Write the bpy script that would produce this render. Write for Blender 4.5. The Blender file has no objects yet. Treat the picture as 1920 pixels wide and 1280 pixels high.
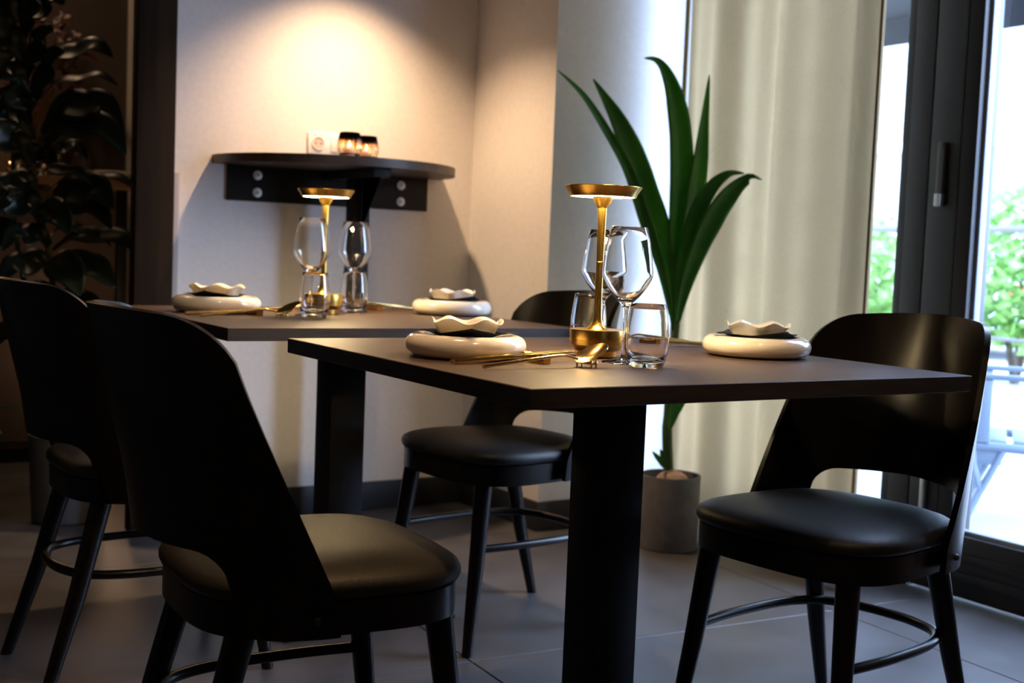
import bpy, bmesh, math, random
from mathutils import Vector, Matrix
random.seed(7)
PI = math.pi
S = bpy.context.scene
C = S.collection

# ------------------------------------------------------------------ camera
F_PX, YAW, PITCH, ROLL, EYE = 2295.65, 0.5657, 0.0714, 0.0400, 0.9258
Fv = Vector((math.sin(YAW)*math.cos(PITCH), math.cos(YAW)*math.cos(PITCH), -math.sin(PITCH)))
Rv = Vector((math.cos(YAW), -math.sin(YAW), 0)); Uv = Rv.cross(Fv)
R2 = math.cos(ROLL)*Rv + math.sin(ROLL)*Uv
U2 = -math.sin(ROLL)*Rv + math.cos(ROLL)*Uv
cd = bpy.data.cameras.new('camera'); cam = bpy.data.objects.new('camera', cd); C.objects.link(cam)
M = Matrix((R2, U2, -Fv)).transposed().to_4x4(); M.translation = (0, 0, EYE)
cam.matrix_world = M
cd.sensor_width = 36.0; cd.lens = F_PX/1920*36.0
cd.clip_start = 0.05; cd.clip_end = 200
cd.dof.use_dof = True; cd.dof.focus_distance = 2.0; cd.dof.aperture_fstop = 5.0
S.camera = cam

# ------------------------------------------------------------------ world, light, exposure
S.view_settings.view_transform = 'Standard'
S.view_settings.look = 'None'
S.view_settings.gamma = 1.0
S.view_settings.use_curve_mapping = False
S.view_settings.exposure = 0.9
w = bpy.data.worlds.new('sky'); S.world = w; w.use_nodes = True
bg = w.node_tree.nodes['Background']
bg.inputs['Color'].default_value = (0.52, 0.68, 1.0, 1)
bg.inputs['Strength'].default_value = 12.0

def light(name, kind, loc, energy, color, **kw):
    l = bpy.data.lights.new(name, kind); o = bpy.data.objects.new(name, l); C.objects.link(o)
    o.location = loc; l.energy = energy; l.color = color
    for k, v in kw.items(): setattr(l, k, v)
    return o
def aim(o, target):
    o.rotation_euler = (Vector(target)-o.location).to_track_quat('-Z', 'Y').to_euler()

# sampling portal in the glazed opening (adds no light of its own)
pt = light('window_portal', 'AREA', (2.96, 2.3, 1.25), 1, (1, 1, 1))
pt.data.shape = 'RECTANGLE'; pt.data.size = 2.0; pt.data.size_y = 2.3
pt.data.cycles.is_portal = True
aim(pt, (0, 2.3, 1.25))
# warm ceiling spotlight washing the back wall above the half round shelf
sp = light('wall_spot', 'SPOT', (1.72, 3.55, 2.02), 56, (1.0, 0.64, 0.36), spot_size=math.radians(113), spot_blend=1.0, shadow_soft_size=0.02)
aim(sp, (1.72, 3.55, 0))
# dim warm downlight above the near left chair
s2 = light('room_spot', 'SPOT', (0.90, 1.95, 2.6), 46, (1.0, 0.60, 0.28), spot_size=math.radians(50), spot_blend=0.5, shadow_soft_size=0.05)
aim(s2, (0.80, 1.75, 0.45))
# two added warm fill spots brightening the near sides of bowls and plates
for p, q, e in (((.95, .65, 2.6), (1.25, 1.85, .75), 32), ((.75, 1.55, 2.6), (1.3, 2.95, .75), 30)):
    o = light('table_fill', 'SPOT', p, e, (1.0, .72, .46), spot_size=math.radians(36), spot_blend=.6, shadow_soft_size=.03)
    aim(o, q)
# small warm ceiling lamps of the room behind the viewer
for k, p in enumerate(((-.5, .2, 2.6), (.9, .1, 2.6), (2.1, .5, 2.6))):
    light('ceiling_lamp_glow', 'POINT', p, 4, (1.0, .70, .42), shadow_soft_size=.04)

# ------------------------------------------------------------------ materials
def mat(name, col=(.8, .8, .8), rough=.5, metal=0.0, **kw):
    m = bpy.data.materials.new(name); m.use_nodes = True
    b = m.node_tree.nodes['Principled BSDF']
    b.inputs['Base Color'].default_value = (*col, 1)
    b.inputs['Roughness'].default_value = rough
    b.inputs['Metallic'].default_value = metal
    for k, v in kw.items(): b.inputs[k.replace('_', ' ')].default_value = v
    return m
def noise_col(m, c1, c2, scale=5, stretch=(1, 1, 1), detail=6, lo=.35, hi=.65, coord='Object', bump=0.0, rough=None):
    nt = m.node_tree; n = nt.nodes; l = nt.links; b = n['Principled BSDF']
    tc = n.new('ShaderNodeTexCoord'); mp = n.new('ShaderNodeMapping'); no = n.new('ShaderNodeTexNoise'); cr = n.new('ShaderNodeValToRGB')
    mp.inputs['Scale'].default_value = stretch
    no.inputs['Scale'].default_value = scale; no.inputs['Detail'].default_value = detail
    cr.color_ramp.elements[0].position = lo; cr.color_ramp.elements[1].position = hi
    cr.color_ramp.elements[0].color = (*c1, 1); cr.color_ramp.elements[1].color = (*c2, 1)
    l.new(tc.outputs[coord], mp.inputs['Vector']); l.new(mp.outputs[0], no.inputs['Vector'])
    l.new(no.outputs['Fac'], cr.inputs['Fac']); l.new(cr.outputs['Color'], b.inputs['Base Color'])
    if bump:
        bp = n.new('ShaderNodeBump'); bp.inputs['Strength'].default_value = bump; bp.inputs['Distance'].default_value = .002
        l.new(no.outputs['Fac'], bp.inputs['Height']); l.new(bp.outputs[0], b.inputs['Normal'])
    if rough:
        mr = n.new('ShaderNodeMapRange'); mr.inputs['To Min'].default_value = rough[0]; mr.inputs['To Max'].default_value = rough[1]
        l.new(no.outputs['Fac'], mr.inputs['Value']); l.new(mr.outputs[0], b.inputs['Roughness'])
    return m
def glassy(name, col=(1, 1, 1), rough=0.0, ior=1.5):
    m = bpy.data.materials.new(name); m.use_nodes = True; nt = m.node_tree; nt.nodes.clear()
    g = nt.nodes.new('ShaderNodeBsdfGlass'); g.inputs['Color'].default_value = (*col, 1); g.inputs['Roughness'].default_value = rough; g.inputs['IOR'].default_value = ior
    o = nt.nodes.new('ShaderNodeOutputMaterial'); nt.links.new(g.outputs[0], o.inputs['Surface']); return m
def thin_glass(name, tint=(.96, .98, 1)):
    m = bpy.data.materials.new(name); m.use_nodes = True; nt = m.node_tree; nt.nodes.clear()
    t = nt.nodes.new('ShaderNodeBsdfTransparent'); t.inputs['Color'].default_value = (*tint, 1)
    g = nt.nodes.new('ShaderNodeBsdfGlossy'); g.inputs['Roughness'].default_value = .01
    f = nt.nodes.new('ShaderNodeFresnel')
    ge = nt.nodes.new('ShaderNodeNewGeometry'); mr = nt.nodes.new('ShaderNodeMapRange')   # same reflectance on both faces of the sheet
    mr.inputs['To Min'].default_value = 1.45; mr.inputs['To Max'].default_value = 1/1.45
    nt.links.new(ge.outputs['Backfacing'], mr.inputs['Value']); nt.links.new(mr.outputs[0], f.inputs['IOR'])
    x = nt.nodes.new('ShaderNodeMixShader'); o = nt.nodes.new('ShaderNodeOutputMaterial')
    nt.links.new(f.outputs[0], x.inputs[0]); nt.links.new(t.outputs[0], x.inputs[1]); nt.links.new(g.outputs[0], x.inputs[2])
    nt.links.new(x.outputs[0], o.inputs['Surface']); return m
def emit(name, col, strength):
    m = bpy.data.materials.new(name); m.use_nodes = True; nt = m.node_tree; nt.nodes.clear()
    e = nt.nodes.new('ShaderNodeEmission'); e.inputs['Color'].default_value = (*col, 1); e.inputs['Strength'].default_value = strength
    o = nt.nodes.new('ShaderNodeOutputMaterial'); nt.links.new(e.outputs[0], o.inputs['Surface']); return m
def leaf_mat(name, c1, c2, rough=.35, trans=.25):
    m = noise_col(mat(name, c1, rough), c1, c2, 9, (1, 1, 1), 3)
    nt = m.node_tree; b = nt.nodes['Principled BSDF']; o = [n for n in nt.nodes if n.type == 'OUTPUT_MATERIAL'][0]
    t = nt.nodes.new('ShaderNodeBsdfTranslucent'); t.inputs['Color'].default_value = (c2[0]*1.5, c2[1]*1.8, c2[2], 1)
    x = nt.nodes.new('ShaderNodeMixShader'); x.inputs[0].default_value = trans
    nt.links.new(b.outputs[0], x.inputs[1]); nt.links.new(t.outputs[0], x.inputs[2]); nt.links.new(x.outputs[0], o.inputs['Surface'])
    return m

M_wall = noise_col(mat('white_plaster', rough=.9), (.74, .72, .71), (.78, .76, .75), 60, bump=.15)
M_pillar = noise_col(mat('white_pillar_paint', rough=.85), (.74, .73, .72), (.78, .77, .76), 60, bump=.1)
M_dark = noise_col(mat('dark_brown_wall', rough=.8), (.085, .062, .050), (.10, .075, .060), 8)
M_ceil = mat('dark_ceiling', (.06, .056, .054), .9)
M_base = mat('charcoal_skirting', (.02, .021, .024), .5)
M_tile = noise_col(mat('grey_stone_tile', rough=.35), (.062, .059, .060), (.090, .086, .087), 6, detail=10, rough=(.34, .52))
M_grout = mat('tile_grout', (.15, .145, .14), .9)
M_colwood = noise_col(mat('dark_column_wood', rough=.85, Specular_IOR_Level=.2), (.013, .007, .003), (.028, .016, .007), 3, (8, 8, .6))
M_trimpale = mat('pale_trim_paint', (.80, .75, .68), .6)
M_grey = mat('grey_panel', (.42, .39, .40), .7)
M_frame = mat('anthracite_frame', (.012, .0115, .0135), .45)
M_gasket = mat('black_gasket', (.006, .006, .007), .6)
M_pane = thin_glass('window_glass')
M_alu = mat('brushed_alu', (.55, .55, .55), .35, .9)
M_steelgrey = mat('dark_grey_metal', (.12, .11, .10), .4, .6)
M_top = noise_col(mat('dark_walnut_laminate', rough=.4, Specular_IOR_Level=.35), (.042, .023, .015), (.080, .046, .032), 4, (1.2, 12, 6), 8, .3, .7, rough=(.38, .50))
M_edge = noise_col(mat('dark_walnut_edge', rough=.45), (.020, .013, .011), (.034, .022, .018), 5, (3, 3, 30), 6)
M_black = mat('black_powder_coat', (.004, .004, .0045), .65, Specular_IOR_Level=.3)
M_chair = noise_col(mat('wenge_stained_beech', rough=.3, Specular_IOR_Level=.32), (.0045, .003, .0024), (.008, .0055, .004), 4, (10, 10, 1), 5, rough=(.24, .36))
M_leather = noise_col(mat('black_leather', rough=.48, Specular_IOR_Level=.35), (.016, .0135, .011), (.022, .0185, .015), 220, bump=.25)
M_screw = mat('screw_steel', (.06, .055, .05), .5, .8)
M_gold = mat('brushed_gold', (.62, .37, .075), .27, 1.0)
M_goldshine = mat('polished_gold', (.80, .54, .20), .16, 1.0)
M_led = emit('led_ring', (1.0, .74, .38), 95)
M_ceramic = mat('cream_glaze', (.74, .67, .58), .16, Coat_Weight=.5, Coat_Roughness=.05, Subsurface_Weight=.35, Subsurface_Scale=.008, Subsurface_Radius=(1.0, .85, .7))
M_napkin = mat('black_napkin_paper', (.012, .013, .015), .85)
M_glass = glassy('crystal_glass', (1, 1, 1))
M_shelf = noise_col(mat('shelf_wood', rough=.45), (.055, .032, .022), (.095, .058, .040), 4, (1, 10, 1))
M_socket = mat('white_plastic', (.85, .84, .82), .35)
M_hole = mat('socket_hole', (.02, .02, .02), .8)
M_washer = mat('zinc_washer', (.62, .66, .62), .45, .5)
M_palm = leaf_mat('palm_leaf_green', (.022, .115, .010), (.050, .20, .018), .38, .36)
M_palmstem = mat('palm_stem_green', (.030, .070, .016), .5)
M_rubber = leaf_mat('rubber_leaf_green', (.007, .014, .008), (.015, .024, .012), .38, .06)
M_rubberstem = mat('rubber_stem', (.075, .07, .04), .6)
M_pot = noise_col(mat('grey_stoneware_pot', rough=.7), (.115, .115, .12), (.145, .145, .15), 30)
M_pot2 = noise_col(mat('dark_planter', rough=.6), (.05, .05, .055), (.07, .07, .075), 12)
M_soil = noise_col(mat('potting_soil', rough=.95), (.02, .014, .01), (.06, .045, .03), 60, bump=.8)
M_husk = noise_col(mat('coconut_husk', rough=.9), (.30, .20, .15), (.50, .37, .29), 25, (1, 1, 5), bump=.5)

def m_curtain():
    m = noise_col(mat('cream_curtain_cloth', rough=.9), (.54, .46, .32), (.59, .51, .36), 180, (1, 1, 1), 2)
    nt = m.node_tree; b = nt.nodes['Principled BSDF']; o = [n for n in nt.nodes if n.type == 'OUTPUT_MATERIAL'][0]
    t = nt.nodes.new('ShaderNodeBsdfTranslucent'); t.inputs['Color'].default_value = (.68, .51, .28, 1)
    x = nt.nodes.new('ShaderNodeMixShader'); x.inputs[0].default_value = .27
    nt.links.new(b.outputs[0], x.inputs[1]); nt.links.new(t.outputs[0], x.inputs[2]); nt.links.new(x.outputs[0], o.inputs['Surface'])
    return m
M_curtain = m_curtain()
M_hem = mat('curtain_hem', (.30, .22, .11), .9)
def m_votive():
    m = bpy.data.materials.new('smoked_amber_glass'); m.use_nodes = True; nt = m.node_tree; nt.nodes.clear()
    tc = nt.nodes.new('ShaderNodeTexCoord'); sx = nt.nodes.new('ShaderNodeSeparateXYZ'); cr = nt.nodes.new('ShaderNodeValToRGB')
    g = nt.nodes.new('ShaderNodeBsdfGlass'); g.inputs['Roughness'].default_value = .05
    o = nt.nodes.new('ShaderNodeOutputMaterial')
    e = cr.color_ramp.elements
    e[0].position = .38; e[0].color = (1, .97, .92, 1); e[1].position = .78; e[1].color = (.16, .12, .10, 1)
    k = e.new(.62); k.color = (1.0, .80, .60, 1)
    nt.links.new(tc.outputs['Generated'], sx.inputs[0]); nt.links.new(sx.outputs['Z'], cr.inputs[0])
    nt.links.new(cr.outputs[0], g.inputs['Color']); nt.links.new(g.outputs[0], o.inputs['Surface']); return m
M_votive = m_votive()
M_wax = mat('candle_wax', (.85, .78, .66), .6, Subsurface_Weight=.3)
M_flame = emit('candle_flame', (1.0, .55, .18), 40)
M_pave = noise_col(mat('pale_paving', rough=.8), (.28, .28, .28), (.34, .34, .33), 3)
M_facade = noise_col(mat('pale_facade', rough=.9), (.26, .26, .26), (.30, .30, .30), 1.5)
M_facwin = mat('facade_window_glass', (.38, .43, .48), .1)
M_facframe = mat('facade_frame', (.66, .67, .68), .5)
M_hedge = leaf_mat('street_foliage', (.12, .22, .07), (.28, .40, .16), .6, .4)
M_rail = mat('street_rail', (.10, .09, .085), .5)
M_awning = mat('awning_canvas', (.010, .011, .013), .9)
M_terrace = mat('hazed_black_metal', (.13, .17, .23), .5)  # black metal with the bluish outdoor haze put into its colour
M_car = mat('silver_car_paint', (.55, .60, .66), .25, .4)
M_tyre = mat('tyre_rubber', (.05, .055, .06), .8)
M_red = mat('red_lens', (.6, .03, .03), .3)
M_bark = mat('tree_bark', (.10, .07, .05), .9)
M_pink = mat('pale_pink_petals', (.55, .40, .40), .8)
M_redleaf = mat('dried_red_leaf', (.060, .012, .010), .7)
M_darkclay = mat('dark_clay', (.03, .026, .024), .6)

# ------------------------------------------------------------------ mesh helpers
def link(name, me, m=None, parent=None, smooth=None, loc=None):
    if m is not None:
        for x in (m if isinstance(m, (list, tuple)) else [m]): me.materials.append(x)
    o = bpy.data.objects.new(name, me); C.objects.link(o)
    if parent is not None: o.parent = parent
    if smooth is not None:
        for p in me.polygons: p.use_smooth = True
        if smooth < 180: me.set_sharp_from_angle(angle=math.radians(smooth))
    if loc is not None: o.location = loc
    return o
def obj(name, bm, m, parent=None, smooth=35, loc=None):
    bmesh.ops.recalc_face_normals(bm, faces=bm.faces)
    me = bpy.data.meshes.new(name); bm.to_mesh(me); bm.free()
    return link(name, me, m, parent, smooth, loc)
def tag(o, label=None, cat=None, group=None, kind=None):
    if label: o['label'] = label
    if cat: o['category'] = cat
    if group: o['group'] = group
    if kind: o['kind'] = kind
    return o
def thing(name, label, cat, loc=(0, 0, 0), rz=0.0, group=None):
    o = bpy.data.objects.new(name, None); C.objects.link(o); o.empty_display_size = .1
    o.location = loc; o.rotation_euler = (0, 0, rz)
    return tag(o, label, cat, group)
def dup(root, loc, rz, label, group=None):
    def cp(o, par):
        c = o.copy(); C.objects.link(c)
        if par: c.parent = par; c.matrix_parent_inverse = o.matrix_parent_inverse
        for ch in list(o.children): cp(ch, c)
        return c
    r = cp(root, None); r.location = loc; r.rotation_euler = (0, 0, rz); r['label'] = label
    if group: r['group'] = group
    return r
def box(bm, x0, x1, y0, y1, z0, z1, bev=0.0, seg=2, mi=0):
    r = bmesh.ops.create_cube(bm, size=1); vs = r['verts']
    bmesh.ops.scale(bm, vec=(x1-x0, y1-y0, z1-z0), verts=vs)
    bmesh.ops.translate(bm, vec=((x0+x1)/2, (y0+y1)/2, (z0+z1)/2), verts=vs)
    fs = {f for v in vs for f in v.link_faces}
    for f in fs: f.material_index = mi
    if bev:
        es = list({e for v in vs for e in v.link_edges})
        bmesh.ops.bevel(bm, geom=es, offset=bev, segments=seg, affect='EDGES', profile=.5)
    return bm
def bx(x0, x1, y0, y1, z0, z1, bev=0.0, seg=2):
    return box(bmesh.new(), x0, x1, y0, y1, z0, z1, bev, seg)
def lathe(prof, n=48, bm=None, fn=None, closed=False):
    """prof: list of (r,z); r=0 at an end closes with a pole."""
    bm = bm or bmesh.new(); rings = []
    for (r, z) in prof:
        if r < 1e-6: rings.append([bm.verts.new((0, 0, z))])
        else:
            ring = []
            for i in range(n):
                a = 2*PI*i/n
                rr, zz = (r, z) if fn is None else fn(r, z, a)
                ring.append(bm.verts.new((rr*math.cos(a), rr*math.sin(a), zz)))
            rings.append(ring)
    pairs = list(zip(rings, rings[1:])) + ([(rings[-1], rings[0])] if closed else [])
    for A, B in pairs:
        if len(A) == 1 and len(B) == 1: continue
        for i in range(n):
            j = (i+1) % n
            if len(A) == 1: bm.faces.new((A[0], B[i], B[j]))
            elif len(B) == 1: bm.faces.new((A[i], A[j], B[0]))
            else: bm.faces.new((A[i], A[j], B[j], B[i]))
    return bm
def smoothpts(pts, k=8):
    P = [Vector(p) for p in pts]; out = []
    for i in range(len(P)-1):
        p0 = P[max(i-1, 0)]; p1 = P[i]; p2 = P[i+1]; p3 = P[min(i+2, len(P)-1)]
        for j in range(k):
            t = j/k
            out.append(.5*((2*p1)+(p2-p0)*t+(2*p0-5*p1+4*p2-p3)*t*t+(3*p1-p0-3*p2+p3)*t**3))
    out.append(P[-1]); return out
def tube(pts, rad, n=12, bm=None, flat=1.0, up=Vector((0, 0, 1))):
    bm = bm or bmesh.new(); P = [Vector(p) for p in pts]; L = len(P)
    rs = rad if isinstance(rad, (list, tuple)) else [rad]*L
    prev = None; t0 = (P[1]-P[0]).normalized()
    nrm = t0.orthogonal().normalized() if abs(t0.dot(up)) > .95 else (up-t0*t0.dot(up)).normalized()
    for i in range(L):
        t = (P[min(i+1, L-1)]-P[max(i-1, 0)]).normalized()
        nrm = (nrm-t*nrm.dot(t)).normalized(); b = t.cross(nrm)
        ring = [bm.verts.new(P[i]+(b*math.cos(2*PI*k/n)+nrm*math.sin(2*PI*k/n)*flat)*rs[i]) for k in range(n)]
        if prev:
            for k in range(n):
                bm.faces.new((prev[k], prev[(k+1) % n], ring[(k+1) % n], ring[k]))
        else: bm.faces.new(ring[::-1])
        prev = ring
    bm.faces.new(prev)
    return bm
def prism(outline, z0, z1, bm=None, bev=0.0, seg=2):
    bm = bm or bmesh.new()
    a = [bm.verts.new((x, y, z0)) for x, y in outline]; b = [bm.verts.new((x, y, z1)) for x, y in outline]
    f0 = bm.faces.new(a[::-1]); f1 = bm.faces.new(b); n = len(a)
    for i in range(n): bm.faces.new((a[i], a[(i+1) % n], b[(i+1) % n], b[i]))
    if bev:
        bmesh.ops.bevel(bm, geom=list(f0.edges)+list(f1.edges), offset=bev, segments=seg, affect='EDGES', profile=.5)
    return bm
def leaf_mesh(spine, widths, normal_hint, cup=.15, nseg=None, ncross=5):
    """leaf blade along a spine; widths = half width per smoothed point fraction; a real thin blade with a midrib crease."""
    bm = bmesh.new(); P = smoothpts(spine, 6); L = len(P); rows = []
    for i, p in enumerate(P):
        f = i/(L-1); k = f*(len(widths)-1); a = int(min(k, len(widths)-2)); wd = widths[a]+(widths[a+1]-widths[a])*(k-a)
        wd = max(wd, .0006)
        t = (P[min(i+1, L-1)]-P[max(i-1, 0)]).normalized()
        nh = Vector(normal_hint); nn = (nh-t*nh.dot(t)); nn = nn.normalized() if nn.length > 1e-4 else t.orthogonal().normalized()
        s = t.cross(nn).normalized(); row = []
        for c in range(ncross):
            q = (c/(ncross-1))*2-1
            row.append(bm.verts.new(p+s*(q*wd)+nn*(abs(q)**1.3*wd*cup)))
        rows.append(row)
    for A, B in zip(rows, rows[1:]):
        for c in range(ncross-1): bm.faces.new((A[c], A[c+1], B[c+1], B[c]))
    bmesh.ops.recalc_face_normals(bm, faces=bm.faces)
    th = .0007
    bmesh.ops.solidify(bm, geom=list(bm.faces), thickness=th)
    return bm
def at(u, v, depth):
    return Vector((0, 0, EYE)) + (Fv + R2*((u-960)/F_PX) - U2*((v-640)/F_PX))*depth

# ------------------------------------------------------------------ setting
YB, XR, YP, XW = 3.898, 2.272, 3.374, 2.917     # back wall, return wall, pillar face, window wall
ZC = 2.7
X0, Y0, YN = -1.6, -1.6, 5.6
def struct(name, bm, m, parent=None, smooth=35):
    o = obj(name, bm, m, parent, smooth)
    if parent is None: o['kind'] = 'structure'
    return o
floor = struct('floor', bx(X0, 3.05, Y0, YN+.1, -.12, -.006), M_grout)
def clip(poly, x0, x1, y0, y1):
    for ax, lim, sg in ((0, x0, 1), (0, x1, -1), (1, y0, 1), (1, y1, -1)):
        out = []
        for i in range(len(poly)):
            a, b = poly[i], poly[(i+1) % len(poly)]
            ia, ib = sg*(a[ax]-lim) >= 0, sg*(b[ax]-lim) >= 0
            if ia: out.append(a)
            if ia != ib:
                t = (lim-a[ax])/(b[ax]-a[ax]); out.append((a[0]+(b[0]-a[0])*t, a[1]+(b[1]-a[1])*t))
        poly = out
        if not poly: return []
    return poly
TS, ang, gap = 1.1, math.radians(-3.4), .0018
ca, sa = math.cos(ang), math.sin(ang)
for i in range(-4, 4):
    for j in range(-5, 5):
        q = [(i*TS+gap, j*TS+gap), ((i+1)*TS-gap, j*TS+gap), ((i+1)*TS-gap, (j+1)*TS-gap), (i*TS+gap, (j+1)*TS-gap)]
        q = [(1.405+x*ca-y*sa, 2.33+x*sa+y*ca) for x, y in q]
        q = clip(q, X0, XW, Y0, YN)
        if len(q) > 2 and max(p[0] for p in q)-min(p[0] for p in q) > .03: obj('floor_tile', prism(q, -.006, 0, bev=.001, seg=1), M_tile, floor)

struct('ceiling', bx(X0-.1, 3.1, Y0-.1, YN+.1, ZC, ZC+.1), M_ceil)
struct('wall_back', bx(1.17, 3.07, YB, YB+.2, 0, ZC), M_wall)
b = bmesh.new(); box(b, XR, 3.07, YP, YB, 0, ZC)
struct('wall_pillar', b, M_pillar)
struct('wall_niche', bx(X0, 1.9, YN, YN+.1, 0, ZC), M_dark)
struct('wall_side', bx(1.75, 1.85, YB+.2, YN, 0, ZC), M_dark)
struct('wall_left', bx(X0-.1, X0, Y0, YN, 0, ZC), M_dark)
struct('wall_front', bx(X0-.1, 3.07, Y0-.1, Y0, 0, ZC), M_dark)
b = bmesh.new(); box(b, XW, 3.07, Y0, YP, 2.4, ZC); box(b, XW, 3.07, Y0, 1.28, 0, 2.4); box(b, XW, 3.07, 3.28, YP, 0, 2.4)
struct('wall_right', b, M_wall)
struct('baseboard_back', bx(1.19, XR, YB-.012, YB, 0, .1, .003), M_base)
struct('baseboard_return', bx(XR-.012, XR, YP, YB-.012, 0, .1, .003), M_base)
struct('baseboard_pillar', bx(XR-.012, XW, YP-.012, YP, 0, .1, .003), M_base)
# dark wooden column at the left end of the back wall, grey panel beside it, pale casing in the niche
struct('trim_1', bx(1.043, 1.165, 3.85, 3.91, 0, ZC, .004), M_colwood)
struct('trim_2', bx(1.166, 1.186, YB-.03, YB, .0, 1.14, .002), M_grey)
struct('trim_3', bx(1.470, 1.505, YN-.02, YN, 0, ZC, .003), M_trimpale)

# glazed door front in the right wall
def frame_rect(y0, y1, z0, z1, wd, x0, x1, wb=None):
    bm = bmesh.new(); wb = wb or wd
    box(bm, x0, x1, y0, y0+wd, z0, z1, .003); box(bm, x0, x1, y1-wd, y1, z0, z1, .003)
    box(bm, x0+.001, x1-.001, y0+wd, y1-wd, z0, z0+wb, .003); box(bm, x0+.001, x1-.001, y0+wd, y1-wd, z1-wd, z1, .003)
    return bm
win = struct('window_1', frame_rect(2.45, 3.28, 0, 2.4, .03, XW-.005, XW+.085, .19), M_frame)
obj('pane', bx(XW+.045, XW+.057, 2.47, 3.26, .18, 2.38), M_pane, win)
obj('glazing_bead', frame_rect(2.478, 3.252, .188, 2.372, .018, XW+.012, XW+.044), M_frame, win)
post = struct('trim_4', bx(XW-.012, XW+.09, 2.375, 2.45, 0, 2.4, .004), M_frame)
struct('trim_5', bx(XW-.004, XW+.01, 2.366, 2.376, 0, 2.4), M_gasket)
def door(name, y0, y1, stile):
    d = struct(name, frame_rect(y0, y1, .012, 2.39, stile, XW-.018, XW+.065, .175), M_frame)
    obj('pane', bx(XW+.030, XW+.042, y0+stile-.01, y1-stile+.01, .18, 2.31), M_pane, d)
    for k, zz in enumerate((.075, .128)):
        obj('kick_rail', bx(XW-.026, XW-.017, y0+stile*.4, y1-stile*.4, zz-.012, zz+.012, .002), M_frame, d)
    obj('glazing_bead', frame_rect(y0+stile-.004, y1-stile+.004, .183, 2.315, .016, XW+.004, XW+.029), mat('daylit_bead', (.30, .34, .40), .3), d)  # bluish daylight caught by the bead is put into its pale colour
    return d
d1 = door('door_1', 1.30, 2.366, .155)
obj('stile_groove', bx(XW-.020, XW-.0178, 2.262, 2.27, .02, 2.38), M_gasket, d1)
h = obj('handle', bx(XW-.040, XW-.019, 2.305, 2.325, 1.125, 1.29, .004), M_steelgrey, d1)
obj('handle_tip', bx(XW-.042, XW-.019, 2.304, 2.326, 1.108, 1.145, .004), M_alu, h)
obj('flush_bolt', bx(XW-.036, XW-.019, 2.30, 2.316, .16, .40, .004), M_alu, d1)

# ------------------------------------------------------------------ exterior
struct('ground_street', bx(3.07, 40, -30, 60, -.2, -.02), M_pave)
fac = tag(bpy.data.objects.new('facade_building', None), 'pale townhouse front across the street', 'building'); C.objects.link(fac)
obj('facade_wall', bx(24, 30, 4, 34, -.02, 14), M_facade, fac)
for k in range(7):
    for zf in (1.2, 4.6, 8.0):
        yy = 7+k*3.6
        f = obj('window_frame', bx(23.9, 24.05, yy, yy+1.5, zf, zf+2.1, .02), M_facframe, fac)
        obj('window_pane', bx(23.86, 23.9, yy+.12, yy+1.38, zf+.12, zf+1.98), M_facwin, f)
obj('cornice', bx(23.7, 24.0, 4, 34, 3.75, 4.0, .03), M_facframe, fac)
aw = tag(bpy.data.objects.new('awning', None), 'dark awning over the terrace outside the glazed door', 'awning'); C.objects.link(aw)
obj('canopy', bx(3.1, 6.4, 2.75, 14, 2.55, 2.60), M_awning, aw)
obj('valance', bx(6.38, 6.40, 2.75, 14, 2.38, 2.549), M_awning, aw)

def bush(name, loc, r, hgt, n, label, group, trunk=.3):
    t = thing(name, label, 'shrub', loc, 0, group); bm = bmesh.new()
    for _ in range(n):
        a = random.uniform(0, 2*PI); rr = r*math.sqrt(random.random()); z = trunk+hgt*random.random()
        sc = math.sin(PI*min(max((z-trunk)/hgt, .12), .9))**.5; c = Vector((rr*sc*math.cos(a), rr*sc*math.sin(a), z))
        d = Vector((random.gauss(0, 1), random.gauss(0, 1), random.gauss(0, .7))).normalized(); s = d.orthogonal().normalized(); L = random.uniform(.10, .19)
        v = [bm.verts.new(c), bm.verts.new(c+d*L*.5+s*L*.28), bm.verts.new(c+d*L), bm.verts.new(c+d*L*.5-s*L*.28)]
        bm.faces.new(v)
    me = bpy.data.meshes.new('foliage'); bm.to_mesh(me); bm.free()
    link('foliage', me, M_hedge, t, 180)['kind'] = 'stuff'
    for k in range(5):
        a = 2*PI*k/5
        obj('stem', tube([(0.02*math.cos(a), .02*math.sin(a), 0), (.1*r*math.cos(a), .1*r*math.sin(a), trunk), (.55*r*math.cos(a), .55*r*math.sin(a), trunk+hgt*.7)], [.02, .016, .006], 6), M_bark, t)
    return t
bush('street_shrub', (9.3, 6.55, -.02), .85, 1.35, 2600, 'light green shrub behind the street rail, seen through the door pane', 'shrubs across the street', .35)
bush('street_shrub', (9.2, 8.3, -.02), .65, 1.15, 1700, 'light green shrub seen in the narrow pane beside the curtain', 'shrubs across the street', .3)
rl = thing('street_rail', 'dark street rail with posts in front of the shrubs', 'railing', (8.3, 5.6, -.02))
obj('top_bar', bx(-.025, .025, -.6, 4.0, 1.26, 1.31, .01), M_rail, rl)
obj('lower_bar', bx(-.02, .02, -.6, 4.0, .42, .45, .008), M_rail, rl)
for k in range(4): obj('post', bx(-.028, .028, -.2+k*1.3, -.14+k*1.3, 0, 1.259, .006), M_rail, rl)
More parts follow.
